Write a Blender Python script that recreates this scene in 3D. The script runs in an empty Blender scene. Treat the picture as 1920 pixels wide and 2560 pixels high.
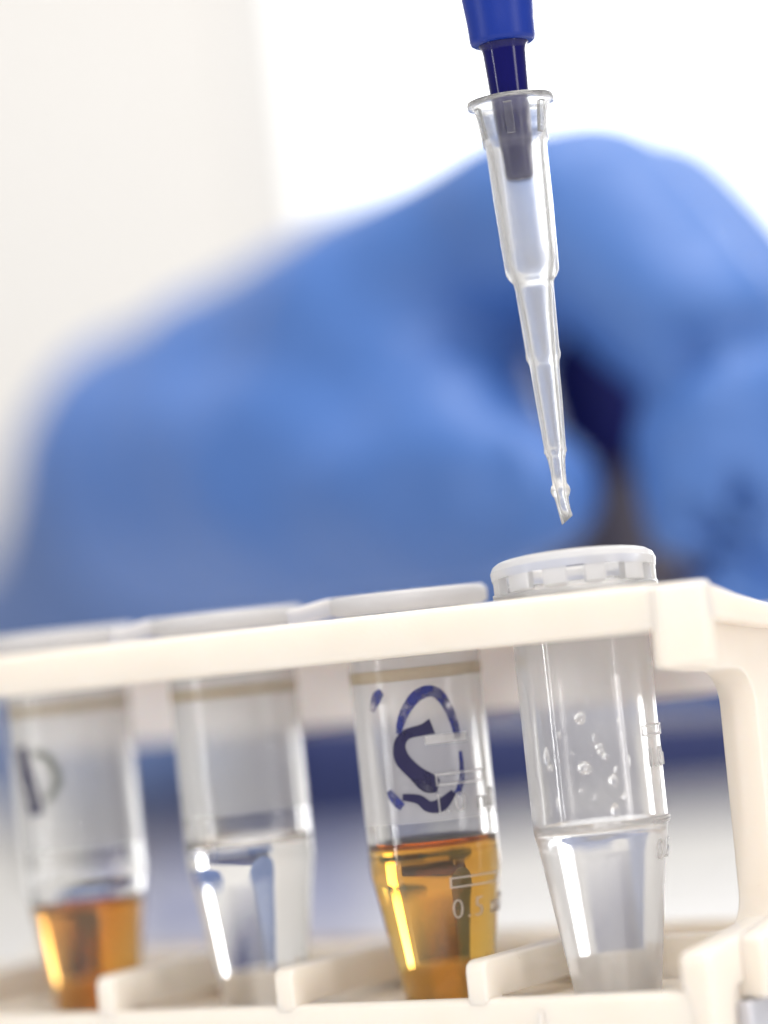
import bpy, bmesh, math, random
from math import sin, cos, pi, radians, atan2, sqrt, asin
from mathutils import Vector, Matrix
random.seed(7)
S = bpy.context.scene
COL = S.collection
# ------------------------------------------------------------------ camera (1 unit = 1 cm)
PSI, PIT, ROLL = radians(32.5), radians(2.3), radians(6.0)
CAM = Vector((14.107, -21.868, 9.0))
f = Vector((-sin(PSI)*cos(PIT), cos(PSI)*cos(PIT), sin(PIT)))
r0 = Vector((cos(PSI), sin(PSI), 0)); u0 = r0.cross(f)
cr = cos(ROLL)*r0 - sin(ROLL)*u0; cu = cos(ROLL)*u0 + sin(ROLL)*r0
cd = bpy.data.cameras.new('camera'); co = bpy.data.objects.new('camera', cd); COL.objects.link(co)
co.matrix_world = Matrix(((cr.x, cu.x, -f.x, CAM.x), (cr.y, cu.y, -f.y, CAM.y), (cr.z, cu.z, -f.z, CAM.z), (0, 0, 0, 1)))
cd.sensor_fit = 'HORIZONTAL'; cd.sensor_width = 24; cd.lens = 102.4
cd.clip_start = 0.5; cd.clip_end = 1000
cd.dof.use_dof = True; cd.dof.focus_distance = 26.0; cd.dof.aperture_fstop = 0.070
S.camera = co
# ------------------------------------------------------------------ world and lamps
W = bpy.data.worlds.new('World'); S.world = W; W.use_nodes = True
bg = W.node_tree.nodes['Background']; bg.inputs[0].default_value = (1.0, 0.975, 0.955, 1); bg.inputs[1].default_value = 0.30
S.view_settings.view_transform = 'Standard'; S.view_settings.look = 'None'; S.view_settings.exposure = 0.12; S.view_settings.gamma = 1
S.cycles.max_bounces = 24; S.cycles.transmission_bounces = 24; S.cycles.transparent_max_bounces = 16; S.cycles.glossy_bounces = 8; S.cycles.volume_bounces = 5
S.cycles.caustics_reflective = False; S.cycles.sample_clamp_indirect = 20.0

def area(name, loc, target, sx, sy, power, col=(1, 1, 1)):
    l = bpy.data.lights.new(name, 'AREA'); l.shape = 'RECTANGLE'; l.size = sx; l.size_y = sy; l.energy = power; l.color = col
    o = bpy.data.objects.new(name, l); COL.objects.link(o); o.location = loc
    o.rotation_euler = (Vector(target) - Vector(loc)).to_track_quat('-Z', 'Y').to_euler()
    return o
area('ceiling_lamp', (12, 20, 125), (-5, 12, 0), 110, 110, 190000, (1, 0.98, 0.95))
area('front_softbox', (34, -52, 50), (0, 0, 8), 45, 38, 24000, (1, 0.96, 0.90))
area('left_strip_lamp', (-52, -66, 22), (0, 0, 8), 3.2, 55, 14000)
area('right_strip_lamp', (82, -8, 18), (0, 0, 8), 16, 60, 20000, (1, 0.96, 0.92))

area('rear_strip_lamp', (-11, 60, 17), (0, 0, 9), 8, 30, 4600)
# ------------------------------------------------------------------ materials
def mat(name, base, rough=0.5, **k):
    m = bpy.data.materials.new(name); m.use_nodes = True
    p = m.node_tree.nodes['Principled BSDF']
    p.inputs['Base Color'].default_value = (*base, 1); p.inputs['Roughness'].default_value = rough
    for a, v in k.items():
        p.inputs[a.replace('_', ' ')].default_value = v
    return m
def noise_bump(m, scale, strength, dist=0.02, detail=3, sc=None):
    nt = m.node_tree; n = nt.nodes.new('ShaderNodeTexNoise'); n.inputs['Scale'].default_value = scale; n.inputs['Detail'].default_value = detail
    tc = nt.nodes.new('ShaderNodeTexCoord'); nt.links.new(tc.outputs['Object'], n.inputs['Vector'])
    if sc:
        mp = nt.nodes.new('ShaderNodeMapping'); mp.inputs['Scale'].default_value = sc
        nt.links.new(tc.outputs['Object'], mp.inputs['Vector']); nt.links.new(mp.outputs[0], n.inputs['Vector'])
    b = nt.nodes.new('ShaderNodeBump'); b.inputs['Strength'].default_value = strength; b.inputs['Distance'].default_value = dist
    nt.links.new(n.outputs[0], b.inputs['Height']); nt.links.new(b.outputs[0], nt.nodes['Principled BSDF'].inputs['Normal'])
    return n
def noise_colour(m, scale, c1, c2, detail=4):
    nt = m.node_tree; n = nt.nodes.new('ShaderNodeTexNoise'); n.inputs['Scale'].default_value = scale; n.inputs['Detail'].default_value = detail
    tc = nt.nodes.new('ShaderNodeTexCoord'); nt.links.new(tc.outputs['Object'], n.inputs['Vector'])
    r = nt.nodes.new('ShaderNodeValToRGB'); r.color_ramp.elements[0].position = .35; r.color_ramp.elements[1].position = .68
    r.color_ramp.elements[0].color = (*c1, 1); r.color_ramp.elements[1].color = (*c2, 1)
    nt.links.new(n.outputs[0], r.inputs[0]); nt.links.new(r.outputs[0], nt.nodes['Principled BSDF'].inputs['Base Color'])

RACK = mat('cream_plastic', (0.90, 0.82, 0.73), 0.42, Subsurface_Weight=0.35, Subsurface_Scale=0.25)
RACK.node_tree.nodes['Principled BSDF'].inputs['Subsurface Radius'].default_value = (1.0, 0.8, 0.55)
noise_colour(RACK, 1.3, (0.84, 0.765, 0.68), (0.87, 0.80, 0.72)); noise_bump(RACK, 26, 0.12, 0.01)
def scuffs(m, scale, lo, hi, dark):
    nt = m.node_tree; p = nt.nodes['Principled BSDF']; src = p.inputs['Base Color'].links[0].from_socket
    n = nt.nodes.new('ShaderNodeTexNoise'); n.inputs['Scale'].default_value = scale; n.inputs['Detail'].default_value = 8; n.inputs['Roughness'].default_value = 0.7
    tc = nt.nodes.new('ShaderNodeTexCoord'); mp = nt.nodes.new('ShaderNodeMapping'); mp.inputs['Scale'].default_value = (1, 1, 2.2)
    nt.links.new(tc.outputs['Object'], mp.inputs[0]); nt.links.new(mp.outputs[0], n.inputs['Vector'])
    r = nt.nodes.new('ShaderNodeMapRange'); r.inputs['From Min'].default_value = lo; r.inputs['From Max'].default_value = hi
    nt.links.new(n.outputs[0], r.inputs['Value'])
    mx = nt.nodes.new('ShaderNodeMix'); mx.data_type = 'RGBA'; nt.links.new(r.outputs[0], mx.inputs[0]); nt.links.new(src, mx.inputs[6]); mx.inputs[7].default_value = (*dark, 1)
    nt.links.new(mx.outputs[2], p.inputs['Base Color'])
scuffs(RACK, 7, 0.66, 0.78, (0.55, 0.43, 0.30))

def glassy(name, haze, rough, ior=1.49, tint=(1, 1, 1), hz=(0.92, 0.93, 0.95), bump=None, milk=0):
    """glass with a share of milky diffuse/translucent plastic"""
    m = bpy.data.materials.new(name); m.use_nodes = True; nt = m.node_tree; nt.nodes.clear()
    out = nt.nodes.new('ShaderNodeOutputMaterial'); g = nt.nodes.new('ShaderNodeBsdfGlass')
    g.inputs['Color'].default_value = (*tint, 1); g.inputs['Roughness'].default_value = rough; g.inputs['IOR'].default_value = ior
    if bump:
        tc = nt.nodes.new('ShaderNodeTexCoord'); mp = nt.nodes.new('ShaderNodeMapping'); mp.inputs['Scale'].default_value = bump[0]
        n = nt.nodes.new('ShaderNodeTexNoise'); n.inputs['Scale'].default_value = 1; n.inputs['Detail'].default_value = 3
        b = nt.nodes.new('ShaderNodeBump'); b.inputs['Strength'].default_value = bump[1]; b.inputs['Distance'].default_value = 0.02
        nt.links.new(tc.outputs['Object'], mp.inputs[0]); nt.links.new(mp.outputs[0], n.inputs['Vector'])
        nt.links.new(n.outputs[0], b.inputs['Height']); nt.links.new(b.outputs[0], g.inputs['Normal'])
    if milk:
        vs = nt.nodes.new('ShaderNodeVolumeScatter'); vs.inputs['Color'].default_value = (*hz, 1); vs.inputs['Density'].default_value = milk; vs.inputs['Anisotropy'].default_value = 0.5
        nt.links.new(vs.outputs[0], out.inputs['Volume'])
    if haze <= 0:
        nt.links.new(g.outputs[0], out.inputs[0]); return m
    d = nt.nodes.new('ShaderNodeBsdfDiffuse'); d.inputs[0].default_value = (*hz, 1)
    t = nt.nodes.new('ShaderNodeBsdfTranslucent'); t.inputs[0].default_value = (*hz, 1)
    a = nt.nodes.new('ShaderNodeMixShader'); a.inputs[0].default_value = 0.25
    nt.links.new(d.outputs[0], a.inputs[1]); nt.links.new(t.outputs[0], a.inputs[2])
    x = nt.nodes.new('ShaderNodeMixShader'); x.inputs[0].default_value = haze
    nt.links.new(g.outputs[0], x.inputs[1]); nt.links.new(a.outputs[0], x.inputs[2]); nt.links.new(x.outputs[0], out.inputs[0])
    return m
TUBE = glassy('clear_polypropylene', 0.035, 0.03, bump=((3, 3, 0.8), 0.06))
TUBEH = glassy('hazy_polypropylene', 0.30, 0.09, bump=((3, 3, 0.8), 0.08))
UPHAZE = glassy('frosted_writing_patch', 0.30, 0.04, hz=(0.95, 0.94, 0.96), bump=((3, 3, 0.8), 0.06))  # haze on the upper outer wall, added to brighten the plastic
COLLAR = glassy('translucent_collar', 0.45, 0.2, hz=(0.95, 0.95, 0.97))
TUBEM = glassy('pale_polypropylene', 0.29, 0.04, hz=(0.95, 0.95, 0.97), bump=((3, 3, 0.8), 0.06))
MIST = glassy('misted_inner_wall', 0.06, 0.05, hz=(0.93, 0.94, 0.97), bump=((3, 3, 0.8), 0.08))
FROST = glassy('frosted_polypropylene', 0.45, 0.35, hz=(0.94, 0.93, 0.95))
TIPM = glassy('milky_tip_polypropylene', 0.012, 0.2, milk=2.2, hz=(0.97, 0.975, 0.985), bump=((5, 5, 1.2), 0.08))
EMB = glassy('raised_frosted_print', 0.34, 0.3, hz=(0.97, 0.96, 0.98))
WET = glassy('wetted_wall', 0, 0.0, ior=1.33/1.49)
WTOP = glassy('liquid_surface', 0, 0.0, ior=1.33)
def liquid_mat(name, ior, colour, dens):
    m = glassy(name, 0, 0.0, ior=ior); nt = m.node_tree
    v = nt.nodes.new('ShaderNodeVolumeAbsorption'); v.inputs[0].default_value = (*colour, 1); v.inputs[1].default_value = dens
    nt.links.new(v.outputs[0], nt.nodes['Material Output'].inputs['Volume']); return m
AMB = liquid_mat('amber_liquid', 1.33/1.49, (0.91, 0.70, 0.0), 4.3)
AMBT = liquid_mat('amber_liquid_surface', 1.33, (0.91, 0.70, 0.0), 4.3)
AMB1 = liquid_mat('orange_liquid', 1.33/1.49, (0.91, 0.64, 0.0), 4.6)
AMB1T = liquid_mat('orange_liquid_surface', 1.33, (0.91, 0.64, 0.0), 4.6)
OCHRE = mat('ochre_residue', (0.70, 0.52, 0.26), 0.6, Alpha=0.24)
INK = mat('blue_black_ink', (0.012, 0.010, 0.06), 0.4)
INK2 = mat('thin_blue_ink', (0.02, 0.03, 0.20), 0.4)
def patchy(m, scale, lo, hi):
    nt = m.node_tree; p = nt.nodes['Principled BSDF']; n = nt.nodes.new('ShaderNodeTexNoise'); n.inputs['Scale'].default_value = scale; n.inputs['Detail'].default_value = 6
    tc = nt.nodes.new('ShaderNodeTexCoord'); nt.links.new(tc.outputs['Object'], n.inputs['Vector'])
    r = nt.nodes.new('ShaderNodeValToRGB'); r.color_ramp.elements[0].position = lo; r.color_ramp.elements[1].position = hi
    nt.links.new(n.outputs[0], r.inputs[0]); nt.links.new(r.outputs[0], p.inputs['Alpha'])
patchy(INK2, 9, 0.30, 0.64); patchy(INK, 5, 0.12, 0.40)
NAVY = mat('dark_navy_plastic', (0.004, 0.004, 0.10), 0.12, Specular_IOR_Level=0.3)
BLUE = mat('satin_blue_plastic', (0.006, 0.03, 0.27), 0.4, Specular_IOR_Level=0.3)
noise_bump(BLUE, 60, 0.10, 0.01)
GLOVE = mat('blue_nitrile', (0.066, 0.17, 0.485), 0.5)
noise_bump(GLOVE, 1.2, 0.5, 0.25)
SLEEVE = mat('blue_sleeve_cloth', (0.090, 0.163, 0.385), 0.8)
WALL = mat('white_wall_paint', (0.80, 0.78, 0.755), 0.7); noise_colour(WALL, 0.03, (0.90, 0.88, 0.85), (0.93, 0.92, 0.90))
BENCH = mat('pale_bench_laminate', (0.62, 0.63, 0.66), 0.35); noise_colour(BENCH, 0.08, (0.62, 0.61, 0.62), (0.70, 0.69, 0.67))
FRAME = mat('white_window_frame', (0.82, 0.82, 0.82), 0.4)
PANE = bpy.data.materials.new('bright_window_pane'); PANE.use_nodes = True
nt = PANE.node_tree; nt.nodes.clear(); e = nt.nodes.new('ShaderNodeEmission'); e.inputs[0].default_value = (0.95, 0.98, 1, 1); e.inputs[1].default_value = 2.6
o_ = nt.nodes.new('ShaderNodeOutputMaterial'); nt.links.new(e.outputs[0], o_.inputs[0])

# ------------------------------------------------------------------ helpers
def obj(name, bm, m, parent=None, smooth=True, loc=None):
    me = bpy.data.meshes.new(name); bmesh.ops.recalc_face_normals(bm, faces=bm.faces) if getattr(bm, '_fix', True) is True and False else None
    bm.to_mesh(me); bm.free()
    for x in (m if isinstance(m, (list, tuple)) else [m]): me.materials.append(x)
    if smooth:
        for p in me.polygons: p.use_smooth = True
    o = bpy.data.objects.new(name, me); COL.objects.link(o)
    if parent: o.parent = parent
    if loc: o.location = loc
    return o
def tag(o, label=None, cat=None, group=None, kind=None):
    for k, v in (('label', label), ('category', cat), ('group', group), ('kind', kind)):
        if v: o[k] = v
    return o
def empty(name, loc=(0, 0, 0)):
    o = bpy.data.objects.new(name, None); COL.objects.link(o); o.location = loc; o.empty_display_size = 0.2; return o
def bx(bm, x0, x1, y0, y1, z0, z1, bev=0.0, seg=3):
    t = bmesh.new(); bmesh.ops.create_cube(t, size=1)
    for v in t.verts: v.co = Vector(((x0+x1)/2 + v.co.x*(x1-x0), (y0+y1)/2 + v.co.y*(y1-y0), (z0+z1)/2 + v.co.z*(z1-z0)))
    if bev: bmesh.ops.bevel(t, geom=list(t.edges), offset=bev, segments=seg, profile=0.5, affect='EDGES')
    me = bpy.data.meshes.new('t'); t.to_mesh(me); t.free(); bm.from_mesh(me); bpy.data.meshes.remove(me)
def lathe(bm, prof, n=96, mi=None, closed=False, skip=None):
    """prof: list of (r, z); r==0 makes a pole. Counter-clockwise (z rising on the outside) gives outward normals."""
    rings = []
    for (r, z) in prof:
        if r <= 1e-6: rings.append([bm.verts.new((0, 0, z))])
        else: rings.append([bm.verts.new((r*cos(2*pi*i/n), r*sin(2*pi*i/n), z)) for i in range(n)])
    m = len(rings); k = 0
    for a in range(m if closed else m-1):
        A, B = rings[a], rings[(a+1) % m]
        for i in range(n):
            j = (i+1) % n
            if len(A) == 1 and len(B) == 1: continue
            if len(A) == 1: fc = bm.faces.new((A[0], B[j], B[i]))
            elif len(B) == 1: fc = bm.faces.new((A[i], A[j], B[0]))
            else: fc = bm.faces.new((A[i], A[j], B[j], B[i]))
            if mi: fc.material_index = mi[a]
    return rings
def dense(prof, step=0.08):
    """subdivide long profile segments and keep corners crisp-ish"""
    out = [prof[0]]
    for a, b in zip(prof, prof[1:]):
        L = sqrt((a[0]-b[0])**2 + (a[1]-b[1])**2); k = max(1, int(L/step))
        for i in range(1, k+1): out.append((a[0]+(b[0]-a[0])*i/k, a[1]+(b[1]-a[1])*i/k))
    return out

# ------------------------------------------------------------------ room behind (frame: right r0, away fh)
fh = Vector((-sin(PSI), cos(PSI), 0))
def roomM(d):   # origin under the camera axis at distance d
    p = Vector((CAM.x, CAM.y, 0)) + fh*d
    return Matrix(((r0.x, fh.x, 0, p.x), (r0.y, fh.y, 0, p.y), (0, 0, 1, 0), (0, 0, 0, 1)))
bm = bmesh.new(); bx(bm, -140, -3.2, 0, 10, -80, 160); bx(bm, -3.2, 90, 0, 10, -80, 21); bx(bm, 90, 180, 0, 10, -80, 160); bx(bm, -3.2, 90, 0, 10, 120, 160)
w = obj('wall', bm, WALL, smooth=False); w.matrix_world = roomM(150); tag(w, kind='structure', label='pale off-white wall blurred far behind the rack')
win = empty('window'); win.matrix_world = roomM(150)
tag(win, 'bright white window blown out by daylight in the wall behind', 'window')
bm = bmesh.new(); bx(bm, -3.1, -0.6, 1, 9, 21.1, 119.9, .2); bx(bm, 87, 89.9, 1, 9, 21.1, 119.9, .2); bx(bm, -0.5, 86.9, 1, 9, 21.1, 24, .2); bx(bm, -0.5, 86.9, 1, 9, 117, 119.9, .2)
obj('frame', bm, FRAME, win, False)
bm = bmesh.new(); bx(bm, -0.5, 86.9, 4, 5, 24.1, 116.9); obj('pane', bm, PANE, win, False)
bm = bmesh.new(); bx(bm, -120, 120, -70, 75, -3, 0, 0.3); b = obj('bench_top', bm, BENCH, smooth=False); b.matrix_world = roomM(45)
tag(b, kind='structure', label='pale grey laboratory bench top under and behind the rack')

# ------------------------------------------------------------------ rack
rack = empty('tube_rack', (0, 0, 0))
tag(rack, 'cream plastic tube rack holding four small tubes', 'tube rack')
PX = 1.83; FX = -3.19
HX = [FX - PX/2 + 0.095 + PX*i for i in range(-2, 4)]      # hole columns
HX = [FX + 0.095 + PX*(i-0.5) for i in range(-1, 4)]
def cell(bm, cx, cy, hw, hy, r, z0, z1, n=48):
    """a square cell of plate with a round hole"""
    def ringv(z):
        inn, out = [], []
        for i in range(n):
            a = 2*pi*i/n; c, s = cos(a), sin(a); k = 1/max(abs(c)/hw, abs(s)/hy)
            inn.append(bm.verts.new((cx+r*c, cy+r*s, z))); out.append(bm.verts.new((cx+k*c, cy+k*s, z)))
        return inn, out
    a, b = ringv(z1); c, d = ringv(z0)
    for i in range(n):
        j = (i+1) % n
        bm.faces.new((a[i], b[i], b[j], a[j])); bm.faces.new((c[j], d[j], d[i], c[i])); bm.faces.new((a[j], c[j], c[i], a[i]))
YH = (0.95, 2.85)
def shelf(name, z0, z1, lip0, lip1, rh, back0, back1):
    bm = bmesh.new()
    for hx in HX:
        for y0_, y1_, yh in ((0.10, 1.9, YH[0]), (1.9, 3.9, YH[1])):
            cell(bm, hx, (y0_+y1_)/2, PX/2, (y1_-y0_)/2, rh, z0, z1)
    bx(bm, HX[0]-PX/2-.3, 2.47, 0, 0.2, lip0, lip1, .055)
    if name != 'top_shelf': bx(bm, HX[0]-PX/2-.3, 2.30, 3.85, 4.02, back0, back1, .05)
    bx(bm, HX[-1]+PX/2-0.002, 2.35, 0.1, 3.9, z0+.002, z1-.002)
    return bm
bm = shelf('top_shelf', 8.91, 8.99, 8.885, 9.24, 0.58, 8.27, 8.985)
# corner block and sloping end rim
def prism(bm, pts, axis, a, b, bev=0.0):
    """extrude a polygon; axis 'x': pts are (y, z)"""
    t = bmesh.new(); A = []; B = []
    for p in pts:
        A.append(t.verts.new((a, p[0], p[1]) if axis == 'x' else (p[0], p[1], a)))
        B.append(t.verts.new((b, p[0], p[1]) if axis == 'x' else (p[0], p[1], b)))
    n = len(pts); t.faces.new(A); t.faces.new(B[::-1])
    for i in range(n): t.faces.new((A[i], B[i], B[(i+1) % n], A[(i+1) % n]))
    bmesh.ops.recalc_face_normals(t, faces=t.faces)
    if bev:
        es = [e for e in t.edges if len(e.link_faces) == 2 and e.calc_face_angle() > 0.5]
        bmesh.ops.bevel(t, geom=es, offset=bev, segments=3, profile=0.5, affect='EDGES')
    me = bpy.data.meshes.new('t'); t.to_mesh(me); t.free(); bm.from_mesh(me); bpy.data.meshes.remove(me)
prism(bm, [(2.44, 0.003), (2.49, 0.006), (2.57, 0.03), (2.79, 0.25), (2.80, 0.38), (2.44, 0.38)], 'z', 8.60, 9.236, 0.045)
prism(bm, [(0.30, 8.945), (0.30, 9.225), (0.8, 9.11), (1.5, 8.985), (2.6, 8.93), (4.0, 8.92), (4.0, 8.72), (1.5, 8.82), (0.8, 8.90)], 'x', 2.50, 2.78, 0.03)
obj('top_shelf', bm, RACK, rack)
RAIL = mat('pale_translucent_plastic', (0.83, 0.82, 0.84), 0.5, Subsurface_Weight=0.15, Subsurface_Scale=0.3)  # rack plastic again, with shade and blue glove bounce put into its colour
bm = bmesh.new(); bx(bm, HX[0]-PX/2-.3, 2.23, 3.91, 4.05, 8.27, 8.985, .05); obj('back_rail', bm, RAIL, rack)
bm = shelf('lower_shelf', 5.92, 6.05, 5.3, 6.165, 0.36, 5.6, 6.29)
bx(bm, HX[0]-PX/2-.3, 2.30, 1.84, 2.0, 6.0, 6.40, .04)
bx(bm, 1.10, 1.145, -0.03, 0.1, 5.2, 6.06, .012)
obj('lower_shelf', bm, RACK, rack)
fins = []
for i in range(-1, 3):
    x = FX + PX*i
    bm = bmesh.new()
    t_ = [(0.002, 6.0), (0.002, 6.39), (0.02, 6.44), (0.07, 6.47), (1.86, 6.47), (1.86, 6.16), (0.25, 6.16), (0.22, 6.0)]
    prism(bm, t_, 'x', x, x+0.185, 0.03)
    fins.append(obj('divider', bm, RACK, rack))
# end wall: a C open towards the front
def arc(cx, cy, r, a0, a1, n=8): return [(cx+r*cos(radians(a0+(a1-a0)*i/n)), cy+r*sin(radians(a0+(a1-a0)*i/n))) for i in range(n+1)]
bm = bmesh.new()
pts = [(0.36, 8.97), (0.36, 8.60), (0.8, 8.545)] + arc(1.08, 8.24, 0.29, 92, 0)[0:] + arc(1.05, 6.78, 0.29, 0, -80) + [(0.30, 6.40), (0.30, 5.0), (4.0, 5.0), (4.0, 8.97)]
prism(bm, pts, 'x', 2.24, 2.57, 0.02)
obj('end_wall', bm, RACK, rack)
bm = bmesh.new()
prism(bm, [(0.003, 5.2), (0.003, 6.40), (0.05, 6.465), (0.3, 6.49), (1.2, 6.60), (1.2, 6.32), (0.4, 6.12), (0.3, 5.2)], 'x', 2.36, 2.62, 0.04)
prism(bm, [(0.55, 6.03), (0.55, 6.50), (1.5, 6.66), (3.9, 6.7), (3.9, 5.95), (0.9, 6.03)], 'x', 2.56, 2.80, 0.04)
obj('corner_block', bm, RACK, rack)
bm = bmesh.new(); bx(bm, 2.58, 2.70, 0.45, 3.9, 5.0, 6.02, .02)
obj('metal_clip', bm, mat('brushed_metal', (0.72, 0.73, 0.80), 0.4, Metallic=0.6), rack)

# ------------------------------------------------------------------ micro tubes
RO, WT = 0.54, 0.075
def r_out(z, zb=7.30):      # outer radius at world height z
    if z >= zb: return RO
    if z >= 5.75: return RO + (0.30-RO)*(zb-z)/(zb-5.75)
    return 0.30
def tube_shell(name_m, zb, lvl, ztop, root):
    z = lambda v: v
    out = [(0, 5.50), (0.09, 5.51), (0.17, 5.545), (0.235, 5.62), (0.30, 5.75)]
    out += [(RO - 0.02, zb-0.10), (RO-0.004, zb-0.03), (RO, zb+0.05), (RO+0.003, ztop-0.03), (RO-0.01, ztop)]
    out = dense(out, 0.12)
    inn_lvl = (r_out(lvl, zb) - WT, lvl)
    inner = [(RO-WT+0.01, ztop), (RO-WT, ztop-0.04)] + [(RO-WT, zb+0.05)]
    if lvl < zb+0.05:
        inner += [(RO-WT-0.02, zb-0.10)] if lvl < zb-0.1 else []
        inner += [inn_lvl]
    else: inner = inner[:-1] + [inn_lvl]
    prof = out + dense(inner, 0.12)[0:]
    bm = bmesh.new(); lathe(bm, prof, mi=[(2 if a_[1] > zb+0.3 else 0) for a_ in out[:-1]] + [1]*(len(prof)-len(out)))
    sh = obj('tube_wall', bm, [TUBE if name_m is TUBEH else name_m, MIST, UPHAZE if name_m is TUBE else name_m], root); return inn_lvl
def tube_liquid(mside, mtop, zb, lvl, root, name, dish=0.05):
    pr = [(0, 5.60), (0.08, 5.615), (0.15, 5.66), (0.30-WT, 5.77)]
    if lvl > zb-0.1: pr += [(RO-0.02-WT, zb-0.10)]
    if lvl > zb+0.05: pr += [(RO-WT, zb+0.05)]
    rl = r_out(lvl, zb) - WT
    pr += [(rl, lvl)]
    side = dense(pr, 0.12)
    top = [(rl*0.97, lvl-dish*0.55), (rl*0.9, lvl-dish*0.85), (rl*0.7, lvl-dish), (rl*0.35, lvl-dish*1.05), (0, lvl-dish*1.08)]
    prof = side + top; mi = [0]*(len(side)-1) + [1]*len(top)
    bm = bmesh.new(); lathe(bm, prof, mi=mi); return obj(name, bm, [mside, mtop], root)
def wrap_mesh(me, cx_ang, z0, zb, lift=0.004, face=1):
    """bend a flat mesh (x right, y up, z out) round the tube; face=-1 puts it on the far side, readable from there"""
    for v in me.vertices:
        z = z0 + v.co.y; R = r_out(z, zb) + lift + v.co.z
        a = cx_ang + v.co.x/RO
        v.co = Vector((R*cos(a), R*sin(a), z))
FONTC = {}
def text(s, size, ang, z0, zb, m, root, step=0.13):
    """raised characters, one part each"""
    x = 0
    for ch in s:
        if ch == ' ': x += step*0.6; continue
        c = bpy.data.curves.new('t', 'FONT'); c.body = ch; c.size = size; c.extrude = 0.008; c.resolution_u = 3; c.offset = -0.004
        o = bpy.data.objects.new('t', c); COL.objects.link(o)
        dg = bpy.context.evaluated_depsgraph_get(); me = bpy.data.meshes.new_from_object(o.evaluated_get(dg)); bpy.data.objects.remove(o)
        w_ = max(v.co.x for v in me.vertices); 
        for v in me.vertices: v.co.x += x
        x += w_ + size*0.16
        wrap_mesh(me, ang, z0, zb, 0.008)
        me.materials.clear(); me.materials.append(m)
        t = bpy.data.objects.new('numeral' if ch in '0123456789.' else 'letter', me); COL.objects.link(t); t.parent = root
def patch(bm, w0, w1, h0, h1, t=0.012, n=10, x=0, y=0):
    t_ = bmesh.new(); vs = []
    for k in range(n+1):
        xx = w0 + (w1-w0)*k/n
        vs.append([t_.verts.new((xx, yy, zz)) for yy, zz in ((h0, 0), (h0, t), (h1, t), (h1, 0))])
    for k in range(n):
        for i in range(4):
            j = (i+1) % 4; t_.faces.new((vs[k][i], vs[k+1][i], vs[k+1][j], vs[k][j]))
    t_.faces.new(vs[0]); t_.faces.new(vs[-1][::-1]); bmesh.ops.recalc_face_normals(t_, faces=t_.faces)
    me = bpy.data.meshes.new('t'); t_.to_mesh(me); t_.free(); bm.from_mesh(me); bpy.data.meshes.remove(me)
def bar(w, h, ang, z0, zb, m, root, outline=False, name='graduation_bar'):
    bm = bmesh.new()
    if outline:
        e = 0.016
        patch(bm, 0, w, 0, e); patch(bm, 0, w, h-e, h); patch(bm, 0, e, e, h-e, n=1); patch(bm, w-e, w, e, h-e, n=1)
    else: patch(bm, 0, w, 0, h, 0.008)
    me = bpy.data.meshes.new(name); bm.to_mesh(me); bm.free(); wrap_mesh(me, ang, z0, zb)
    me.materials.append(m); o = bpy.data.objects.new(name, me); COL.objects.link(o); o.parent = root; return o
def stroke(pts, wid, ang, z0, zb, m, root, name='ink_mark', sign=1):
    """a marker stroke: smooth ribbon through pts (x right, y up) with varying width"""
    P = []
    for i in range(len(pts)-1):
        p0 = pts[max(i-1, 0)]; p1 = pts[i]; p2 = pts[i+1]; p3 = pts[min(i+2, len(pts)-1)]
        for k in range(8):
            t = k/8
            P.append([0.5*((2*p1[q]) + (-p0[q]+p2[q])*t + (2*p0[q]-5*p1[q]+4*p2[q]-p3[q])*t*t + (-p0[q]+3*p1[q]-3*p2[q]+p3[q])*t**3) for q in range(3)])
    P.append(list(pts[-1]))
    bm = bmesh.new(); prev = None
    for i, p in enumerate(P):
        a = P[max(i-1, 0)]; b = P[min(i+1, len(P)-1)]; dx, dy = b[0]-a[0], b[1]-a[1]; L = sqrt(dx*dx+dy*dy) or 1
        nx, ny = -dy/L, dx/L; w_ = wid*p[2]/2
        cur = [bm.verts.new((p[0]+s*nx*w_, p[1]+s*ny*w_, zz)) for s, zz in ((-1, 0), (-1, .004), (1, .004), (1, 0))]
        if prev:
            for q in range(4): bm.faces.new((prev[q], cur[q], cur[(q+1) % 4], prev[(q+1) % 4]))
        else: bm.faces.new(cur[::-1])
        prev = cur
    bm.faces.new(prev)
    me = bpy.data.meshes.new(name); bm.to_mesh(me); bm.free(); wrap_mesh(me, ang, z0, zb, 0.003)
    me.materials.append(m); o = bpy.data.objects.new(name, me); COL.objects.link(o); o.parent = root; return o
def lid(root, zl, m=FROST):
    bm = bmesh.new()
    lathe(bm, dense([(0, zl), (0.60, zl), (0.655, zl+0.03), (0.66, zl+0.13), (0.62, zl+0.17), (0.56, zl+0.165), (0.50, zl+0.13), (0, zl+0.12)], 0.2))
    return obj('lid', bm, m, root)
def azim(px, py): return atan2(CAM.y-py, CAM.x-px)

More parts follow.
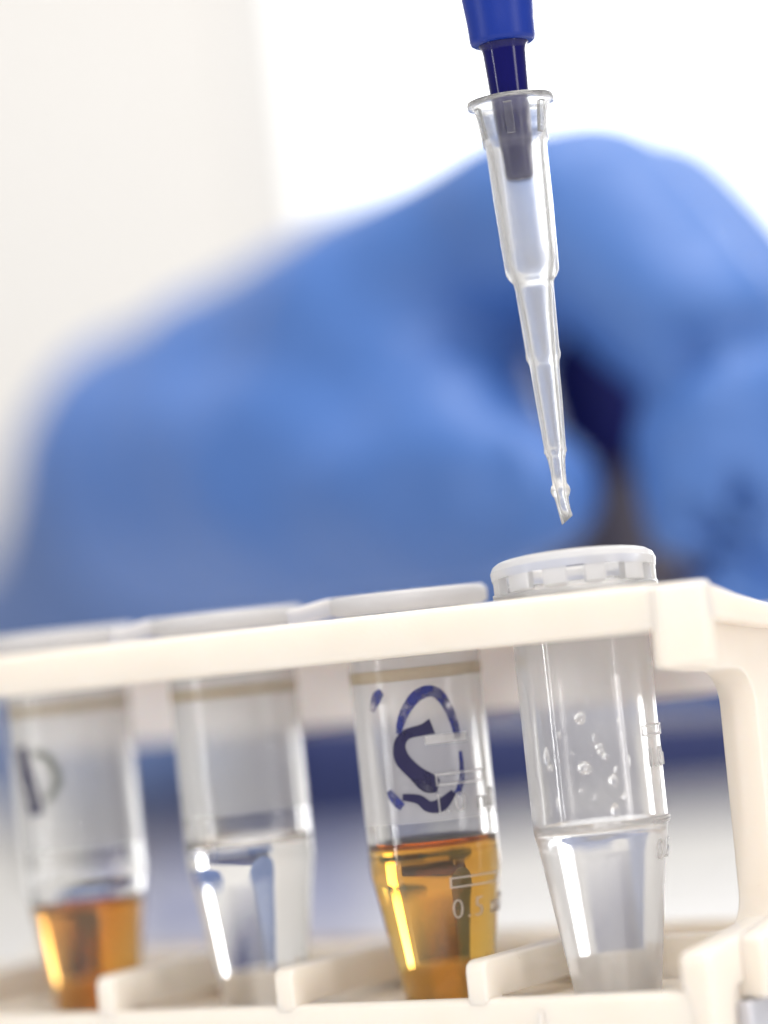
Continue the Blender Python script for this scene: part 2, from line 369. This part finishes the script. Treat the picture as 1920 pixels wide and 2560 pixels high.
def make_tube(x, y, label, zb, lvl, side, top, wallm, closed=True, dish=0.05, ztop=9.42, ochre_band=None):
    root = empty('micro_tube', (x, y, 0)); tag(root, label, 'micro tube', 'small conical tubes standing in the rack')
    tube_shell(wallm, zb, lvl, ztop, root)
    tube_liquid(side, top, zb, lvl, root, 'liquid', dish)
    if closed:
        lid(root, 9.25)
        bm = bmesh.new(); bx(bm, 0.60, 0.98, -0.24, 0.24, 9.27, 9.42, .04)
        for v in bm.verts:
            if v.co.x > 0.8: v.co.z -= 0.05
        tb = obj('lid_tab', bm, FROST, root); tb.rotation_euler = (0, 0, azim(x, y) - radians(95))
        ac = azim(x, y)
        for p, q in (ochre_band or [(-3.2, 3.2)]):
            bm = bmesh.new()
            lathe(bm, [(RO+0.003, 8.69), (RO+0.007, 8.705), (RO+0.007, 8.775), (RO+0.003, 8.79)], closed=True)
            kill = [fc for fc in bm.faces if not p <= (atan2(fc.calc_center_median().y, fc.calc_center_median().x) - ac + pi) % (2*pi) - pi <= q]
            bmesh.ops.delete(bm, geom=kill, context='FACES')
            obj('residue', bm, OCHRE, root)  # faint ochre band round the tube below the top shelf
    return root

T1 = make_tube(-3.93, 0.95, 'leftmost tube in the rack, strongly blurred, part filled with orange liquid', 7.2, 7.07, AMB1, AMB1T, TUBEH)
T2 = make_tube(-2.13, 0.95, 'blurred closed tube of clear liquid between the two orange ones', 7.3, 7.50, WET, WTOP, TUBEH)
T3 = make_tube(-0.29, 0.95, 'tube of amber liquid with a handwritten circled 2', 7.12, 7.38, AMB, AMBT, TUBE)
T4 = make_tube(1.31, 0.92, 'open tube of clear liquid under the pipette tip with droplets inside', 7.40, 7.44, WET, WTOP, TUBEM, closed=False, dish=0.06, ztop=9.34)

# print on the amber tube
a3 = azim(-0.29, 0.95)
A = lambda dx: a3 + asin(max(-.99, min(.99, dx/RO)))
bar(0.36, 0.07, A(0.02), 8.16, 7.12, EMB, T3)
bar(0.46, 0.10, A(0.07), 7.82, 7.12, EMB, T3, True)
text('1.0 ml', 0.235, A(0.02), 7.60, 7.12, EMB, T3)
bar(0.52, 0.09, A(0.10), 6.99, 7.12, EMB, T3, True)
text('0.5 ml', 0.235, A(0.10), 6.74, 7.12, EMB, T3)
# handwritten 2 in a circle on the far side of the amber tube (seen through it, mirrored)
b3 = a3
stroke([(.09, .286, 1.5), (.01, .264, 1.1), (-.125, .238, 1.0), (-.19, .158, 1.2), (-.18, .045, 1.5), (-.09, -.068, 1.5), (.01, -.164, 1.9), (.09, -.196, 1.2)], 0.085, b3, 8.02, 7.12, INK, T3)
stroke([(-.21, -.26, .7), (-.08, -.29, 1.0), (0, -.357, 1.2), (.10, -.35, 1.4), (.21, -.26, .7)], 0.075, b3, 8.02, 7.12, INK, T3)
stroke([(-.19, .25, .5), (-.16, .334, .9), (-.10, .447, 1.1), (0, .543, 1.3), (.115, .566, 1.2), (.20, .495, 1.1), (.27, .334, 1.0), (.30, .17, .8)], 0.075, b3, 8.02, 7.12, INK2, T3)
stroke([(.31, .06, .5), (.30, -.15, .8), (.24, -.28, .9)], 0.06, b3, 8.02, 7.12, INK2, T3)
stroke([(-.42, .45, .6), (-.36, .55, 1.2), (-.30, .60, .8)], 0.08, b3, 8.02, 7.12, INK2, T3)
stroke([(-.33, -.20, .6), (-.28, -.28, 1), (-.22, -.34, .8)], 0.08, b3, 8.02, 7.12, INK2, T3)
# mark on the leftmost tube
a1 = azim(-3.93, 0.95)
stroke([(0, .30, 1.0), (0.03, .15, .9), (0.06, 0, 1.1), (0.10, -.18, 1.2), (0.12, -.30, 1.0)], 0.15, a1 - 0.96, 8.14, 7.2, INK, T1)
stroke([(0.0, .26, .8), (0.14, .20, 1), (0.2, .0, 1), (0.1, -.16, .8)], 0.08, a1 - 0.66, 8.12, 7.2, mat('faint_grey_ink', (0.16, 0.17, 0.16), 0.5), T1)
# print turned to the right edge of the open tube
a4 = azim(1.31, 0.92)
bar(0.36, 0.09, a4+0.80, 8.07, 7.40, EMB, T4, True)
text('1.0 ml', 0.235, a4+0.84, 7.82, 7.40, EMB, T4)
bar(0.36, 0.05, a4+0.86, 7.38, 7.40, EMB, T4, True)
text('0.5 ml', 0.235, a4+0.93, 7.10, 7.40, EMB, T4)
# castellated collar of the open tube
def collar(root):
    n = 144; ro, ri = 0.655, 0.575; bm = bmesh.new()
    z1 = 9.585; rings = []
    prof_hi = [(ri, 9.455), (ro, 9.445), (ro+0.008, z1-0.075), (ro-0.012, z1-0.03), (ro-0.05, z1-0.004), (ri+0.01, z1), (ri-0.01, z1-0.03)]
    lathe(bm, prof_hi, n=n, closed=True)
    nt_ = 12
    for k in range(nt_):
        a0 = 2*pi*k/nt_ + 0.13; a1_ = a0 + 2*pi/nt_*(0.55, 0.48, 0.62)[k % 3]
        m_ = 6; V = []
        for i in range(m_+1):
            a = a0 + (a1_-a0)*i/m_
            V.append([bm.verts.new((R*cos(a), R*sin(a), z)) for R, z in ((ri+.004, 9.315), (ro-.004, 9.315), (ro-.004, 9.445), (ri+.004, 9.455))])
        for i in range(m_):
            for q in range(4): bm.faces.new((V[i][q], V[i+1][q], V[i+1][(q+1) % 4], V[i][(q+1) % 4]))
        bm.faces.new(V[0]); bm.faces.new(V[-1][::-1])
    bmesh.ops.recalc_face_normals(bm, faces=bm.faces)
    M_ = Matrix.Translation((0, 0, 9.40)) @ Matrix.Rotation(radians(-5.5), 4, r0) @ Matrix.Translation((0, 0, -9.45))
    bm.transform(M_)
    o = obj('castellated_collar', bm, COLLAR, root, smooth=False)
    return o
collar(T4)
bm = bmesh.new(); lathe(bm, [(RO+.002, 9.245), (0.66, 9.25), (0.66, 9.29), (RO+.002, 9.30)], closed=True); obj('flange', bm, TUBEH, T4)
# droplets clinging inside the open tube
CLEAR = glassy('water_droplet', 0, 0.0, ior=1.33)
def droplet(ang, z, rx, rz, R=None):
    bm = bmesh.new(); bmesh.ops.create_icosphere(bm, subdivisions=3, radius=1)
    for v in bm.verts:
        v.co = Vector((v.co.x*0.35*rx, v.co.y*rx, v.co.z*rz*(1+0.12*sin(3*v.co.y))))
    o = obj('droplet', bm, CLEAR, T4); R = R or (RO-WT-0.006); o.location = (R*cos(ang), R*sin(ang), z); o.rotation_euler = (0, 0, ang)
for dx, z, rx, rz in ((-0.07, 8.27, .045, .05), (.22, 8.22, .014, .02), (-.24, 8.15, .018, .03), (.2, 7.62, .02, .03), (-.02, 7.64, .012, .03), (.27, 7.9, .012, .05), (-.16, 8.0, .012, .012), (.0, 8.4, .01, .02), (0.05, 8.03, .035, .03), (0.06, 7.99, .03, .03), (-0.08, 7.88, .05, .05), (-0.05, 7.86, .03, .03), (0.13, 7.76, .04, .05), (0.12, 7.53, .035, .055),
                      (-.35, 7.98, .025, .09), (-.33, 7.90, .03, .03), (-.30, 7.62, .02, .06), (-.12, 7.70, .02, .02), (0.09, 7.95, .02, .03), (-.2, 7.72, .016, .02), (0.02, 8.10, .014, .04), (.16, 7.84, .018, .03)):
    droplet(a4 + asin(dx/0.47), z, rx, rz)

# ------------------------------------------------------------------ pipette
P0 = CAM + (f + cr*(1412-960)/8190 - cu*(1312-1280)/8190)*26.0
P1 = CAM + (f + cr*(1236-960)/8190 - cu*(-60-1280)/8190)*26.28
ax = (P1-P0).normalized(); xx = (cr - ax*cr.dot(ax)).normalized(); yy = ax.cross(xx)
pip = empty('pipette'); pip.matrix_world = Matrix(((xx.x, yy.x, ax.x, P0.x), (xx.y, yy.y, ax.y, P0.y), (xx.z, yy.z, ax.z, P0.z), (0, 0, 0, 1)))
tag(pip, 'blue pipette shaft reaching down from the top of the photo', 'pipette')
tip = empty('pipette_tip'); tip.matrix_world = pip.matrix_world.copy()
tag(tip, 'milky clear stepped pipette tip pushed on the blue pipette', 'pipette tip')
s = lambda y: (1312-y)/315.0/cos(radians(7.4))
# body of the tip: outside going up, then inside going down
out = [(0.047, 0.03), (0.051, s(1262)), (0.056, s(1244)), (0.072, s(1236)), (0.080, s(1226)), (0.072, s(1216)), (0.058, s(1209)), (0.060, s(1180)), (0.070, s(1148)), (0.082, s(1134)), (0.093, s(1130)), (0.091, s(1124)), (0.088, s(1116)),
       (0.108, s(1000)), (0.118, s(915)), (0.124, s(903)), (0.139, s(894)), (0.140, s(884)), (0.136, s(876)), (0.155, s(720)), (0.163, s(702)), (0.196, s(690)), (0.213, s(678)), (0.216, s(668)),
       (0.236, s(500)), (0.243, s(378)), (0.247, s(356)), (0.263, s(352)), (0.268, s(335)), (0.285, s(285)), (0.300, s(262)), (0.322, s(257)), (0.350, s(255)), (0.354, s(246)), (0.348, s(238)), (0.318, s(236))]
inn = [(0.262, s(262)), (0.232, s(318)), (0.222, s(338)), (0.196, s(346)), (0.188, s(380)), (0.176, s(500)), (0.158, s(650)), (0.120, s(700)), (0.098, s(780)), (0.080, s(890)), (0.066, s(1000)), (0.052, s(1120)), (0.038, s(1140)), (0.032, s(1200)), (0.026, s(1240)), (0.024, 0.03)]
tp = dense(out, .1) + dense(inn, .1)
bm = bmesh.new(); lathe(bm, tp, n=64, closed=True)
for v in bm.verts:   # slanted, slightly bent nose
    z = v.co.z
    if z < 0.28:
        t = (0.28-z)/0.28; v.co.x += 0.030*t*t
        if z < 0.06: v.co.z += 0.035*(v.co.x-0.02)/0.05
obj('tip_body', bm, TIPM, tip)
nt = TIPM.node_tree   # the plastic is clearer at the thin seat and milkier towards the point
tc = nt.nodes.new('ShaderNodeTexCoord'); sx = nt.nodes.new('ShaderNodeSeparateXYZ'); mr = nt.nodes.new('ShaderNodeMapRange')
nt.links.new(tc.outputs['Object'], sx.inputs[0]); nt.links.new(sx.outputs['Z'], mr.inputs['Value'])
mr.inputs['From Min'].default_value = s(640); mr.inputs['From Max'].default_value = s(450); mr.inputs['To Min'].default_value = 0.12; mr.inputs['To Max'].default_value = 0.012
for n_ in nt.nodes:
    if n_.type == 'MIX_SHADER' and n_.outputs[0].links and n_.outputs[0].links[0].to_node.type == 'OUTPUT_MATERIAL': nt.links.new(mr.outputs[0], n_.inputs[0])
for k in range(6):
    a = 2*pi*k/6 + radians(-99)
    t_ = bmesh.new(); bmesh.ops.create_cube(t_, size=1)
    z0, z1 = s(336), s(258)
    for v in t_.verts:
        top_ = v.co.z > 0; R = (0.298 if top_ else 0.266) + (0.012 if v.co.x > 0 else -0.03); w_ = v.co.y*0.065
        v.co = Vector((R*cos(a) - w_*sin(a), R*sin(a) + w_*cos(a), z1 if top_ else z0))
    obj('rib', t_, TIPM, tip, smooth=False)
# shaft and nose cone
bm = bmesh.new(); lathe(bm, dense([(0, s(446)), (0.085, s(445)), (0.108, s(440)), (0.117, s(430)), (0.124, s(380)), (0.135, s(346)), (0.148, s(280)), (0.158, s(215)), (0.173, s(120)), (0.180, s(107)), (0.20, s(100)), (0.20, s(90)), (0, s(90))], .08), n=72)
obj('nose_cone', bm, NAVY, pip)
bm = bmesh.new(); lathe(bm, dense([(0.17, s(96)), (0.235, s(99)), (0.258, s(94)), (0.266, s(84)), (0.271, s(40)), (0.290, s(-30)), (0.31, s(-160)), (0.33, s(-700)), (0, s(-705))], .1), n=72)
obj('barrel', bm, BLUE, pip)

# ------------------------------------------------------------------ person: gloved hand and sleeve
def remeshed(name, chains, voxel, m, parent, smooth_n=6, fix=None):
    """one continuous skin: tapered limbs, fused by voxel remesh and relaxed"""
    tb = bmesh.new(); bmesh.ops.create_icosphere(tb, subdivisions=3, radius=1)
    tv = [v.co.copy() for v in tb.verts]; tf = [tuple(v.index for v in fc.verts) for fc in tb.faces]; tb.free()
    vs, fs = [], []
    for ch in chains:
        for (p0, q0), (p1, q1) in zip(ch, ch[1:]):
            n = max(2, int((Vector(p1)-Vector(p0)).length/(0.3*min(q0, q1))))
            for i in range(n+1):
                t = i/n; c = Vector(p0).lerp(Vector(p1), t); R = q0+(q1-q0)*t
                k = len(vs); vs += [c + v*R for v in tv]; fs += [(a+k, b_+k, d_+k) for a, b_, d_ in tf]
    me = bpy.data.meshes.new('t'); me.from_pydata(vs, [], fs)
    o = bpy.data.objects.new('t', me); COL.objects.link(o)
    md = o.modifiers.new('r', 'REMESH'); md.mode = 'VOXEL'; md.voxel_size = voxel
    sm = o.modifiers.new('s', 'SMOOTH'); sm.iterations = smooth_n; sm.factor = 0.6
    dg = bpy.context.evaluated_depsgraph_get(); me2 = bpy.data.meshes.new_from_object(o.evaluated_get(dg)); bpy.data.objects.remove(o)
    me2.name = name
    if fix: fix(me2)
    me2.materials.clear(); me2.materials.append(m)
    for p in me2.polygons: p.use_smooth = True
    r = bpy.data.objects.new(name, me2); COL.objects.link(r)
    if parent: r.parent = parent
    return r
def V(px, py, d):     # points measured on the photograph, given their distance
    return CAM + (f + cr*(px-960)/8190 - cu*(py-1280)/8190)*d
person = empty('person', (0, 0, 0))
tag(person, 'person behind the rack, only a blurred blue-gloved hand and blue sleeve in view', 'person')
hand_chains = [
    [(V(620, 1060, 42), 1.85), (V(960, 895, 39), 1.76), (V(1150, 690, 37), 1.30), (V(1320, 575, 35.5), 1.08), (V(1480, 545, 34.5), 1.12), (V(1760, 850, 33.5), .95), (V(1830, 1330, 33), .85), (V(1850, 1580, 33.7), .72)],      # index
    [(V(700, 1000, 42.5), 1.65), (V(1150, 640, 40), 1.15), (V(1640, 540, 37), .95), (V(1960, 900, 36), .95), (V(2010, 1400, 36), .85), (V(1950, 1600, 36.5), .75)],        # middle
    [(V(700, 1200, 44), 1.9), (V(1200, 1000, 43), 1.3), (V(1780, 1000, 41), .95), (V(2020, 1250, 40), .9), (V(1900, 1540, 40), .8), (V(1600, 1600, 41), .7)],           # ring
    [(V(620, 1350, 44.5), 1.9), (V(1150, 1380, 44), 1.1), (V(1700, 1480, 42.5), .85), (V(1760, 1600, 42), .75), (V(1350, 1620, 43), .65)],                                  # little
    [(V(420, 1200, 44), 2.1), (V(800, 1200, 38), 1.6), (V(1120, 1230, 35), 1.1), (V(1270, 1230, 33.8), .85), (V(1340, 1240, 33.4), .72)],                                  # thumb
    [(V(700, 1000, 42.5), 1.65), (V(620, 1350, 44.5), 1.9), (V(480, 1250, 45), 2.0)],
    [(V(940, 830, 38), 1.45), (V(1075, 1040, 36.5), 1.35), (V(1190, 1225, 34.6), 1.1)],      # web of the thumb
    [(V(1000, 1000, 42), 1.6), (V(1450, 900, 44), 1.5), (V(1700, 1150, 44), 1.3), (V(1700, 1400, 44), 1.2)], [(V(1100, 1350, 43), 1.5), (V(1600, 1350, 43.5), 1.4)],     # palm
]
FC = V(1100, 700, 40)
grooves = [(V(1840, 1225, 32.2), V(1990, 1310, 32.2), .13, .6), (V(1740, 1325, 32.2), V(1990, 1385, 32.2), .18, .7), (V(1650, 1445, 32.2), V(1990, 1465, 32.2), .17, .7), (V(1620, 980, 32.4), V(1720, 880, 32.4), .25, .22), (V(1700, 860, 32.5), V(1920, 820, 32.5), .25, .3)]
def crease(me):
    N = [v.normal.copy() for v in me.vertices]
    for v, n in zip(me.vertices, N):
        c = v.co
        d = 0.05*sin(c.x*2.1 + c.z*1.3) * sin(c.z*1.7 - c.y*0.8)
        Dd = (c-FC).length; d += (0.26*sin(Dd*2.4 + 0.8*sin(c.z*0.9)) + 0.05*sin(Dd*5.2 + c.z*1.4))*max(0, min(1, (Dd-2.0)/1.5))*max(0, -n.dot(f))**2 if (c-FC).dot(r0) < 0.3 else 0
        q = c - CAM
        for g0, g1, w_, dp in grooves:
            a_, b2 = g0 - CAM, g1 - CAM; ab = b2-a_; t = max(0, min(1, (q-a_).dot(ab)/ab.length_squared)); e_ = (q - (a_+ab*t)); e_ -= fh*e_.dot(fh)
            d -= dp*math.exp(-(e_.length/w_)**2)
        v.co = c + n*d
glove = remeshed('gloved_hand', hand_chains, 0.16, GLOVE, person, 8, crease)
sleeve_chains = [
    [(V(820, 1020, 41.2), 2.12), (V(650, 1130, 42.6), 2.27), (V(480, 1250, 44), 2.40), (V(330, 1500, 50), 2.3), (V(250, 1650, 58), 2.6), (V(100, 1700, 75), 3.2)],
]
def folds(me):
    c0 = V(1100, 700, 40)
    N = [v.normal.copy() for v in me.vertices]
    for v, n in zip(me.vertices, N):
        c = v.co; D = (c-c0).length
        d = (0.42*sin(D*2.4 + 0.8*sin(c.z*0.9)) + 0.06*sin(D*5.2 + c.z*1.4))*max(0, -n.dot(f))**2
        v.co = c + n*d
sleeve = remeshed('sleeve', sleeve_chains, 0.22, SLEEVE, person, 8, folds)

pa, pb = V(2150, 1845, 56), V(100, 1975, 64)  # dark bar added to stand for the shaded underside of the glove
shade_bar = empty('bar', (pa+pb)/2); tag(shade_bar, 'dark navy bar with a brown end blurred low behind the tubes', 'bar')
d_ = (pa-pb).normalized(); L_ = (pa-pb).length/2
shade_bar.rotation_euler = d_.to_track_quat('Z', 'Y').to_euler()
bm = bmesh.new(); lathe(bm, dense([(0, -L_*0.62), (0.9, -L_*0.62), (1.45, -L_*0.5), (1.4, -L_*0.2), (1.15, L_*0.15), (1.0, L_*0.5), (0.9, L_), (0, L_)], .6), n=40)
obj('grip', bm, mat('dark_navy_rubber', (0.035, 0.045, 0.13), 0.7, Specular_IOR_Level=0.2), shade_bar)
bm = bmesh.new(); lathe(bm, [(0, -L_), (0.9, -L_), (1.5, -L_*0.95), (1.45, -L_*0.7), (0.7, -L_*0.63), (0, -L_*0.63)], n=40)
obj('brown_end', bm, mat('dark_brown_rubber', (0.05, 0.035, 0.03), 0.6), shade_bar)
infill = empty('tray', (0, 0, 0)); infill.matrix_world = roomM(104); tag(infill, 'blue-grey tray blurred on the far bench, seen low between the left tubes', 'tray')
bm = bmesh.new(); bx(bm, -9.5, -0.8, -6, 8, 0.004, 0.4, .1); bx(bm, -9.5, -0.8, -6, -5.6, 0.41, 3.0, .1); bx(bm, -9.5, -0.8, 7.6, 8, 0.41, 3.0, .1)  # blue-grey box added where the bench lies in the shade of the hand
obj('tray_body', bm, mat('blue_grey_tray', (0.34, 0.36, 0.50), 0.5), infill, False)
for xx_ in (-9.5, -1.2):
    bm = bmesh.new(); bx(bm, xx_, xx_+.4, -5.59, 7.59, 0.41, 3.0, .1); obj('side', bm, bpy.data.materials['blue_grey_tray'], infill, False)
filler = empty('held_tool', V(1480, 1300, 39.8)); tag(filler, 'navy and grey blurred tool gripped in the dark gap between thumb and fingers', 'tool')
filler.rotation_euler = (0, -0.30, 0)  # navy part added to darken the gap, in place of shaded glove
bm = bmesh.new(); lathe(bm, dense([(0, -1.2), (0.85, -1.15), (0.95, -1.0), (0.95, 0.35), (0, 0.36)], .3), n=40)
obj('grey_end', bm, mat('dark_grey_rubber', (0.10, 0.085, 0.10), 0.6), filler)
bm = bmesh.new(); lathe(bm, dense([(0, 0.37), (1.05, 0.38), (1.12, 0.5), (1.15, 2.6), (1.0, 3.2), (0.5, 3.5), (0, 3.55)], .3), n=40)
obj('navy_body', bm, mat('navy_rubber', (0.003, 0.006, 0.09), 0.7, Specular_IOR_Level=0.2), filler)
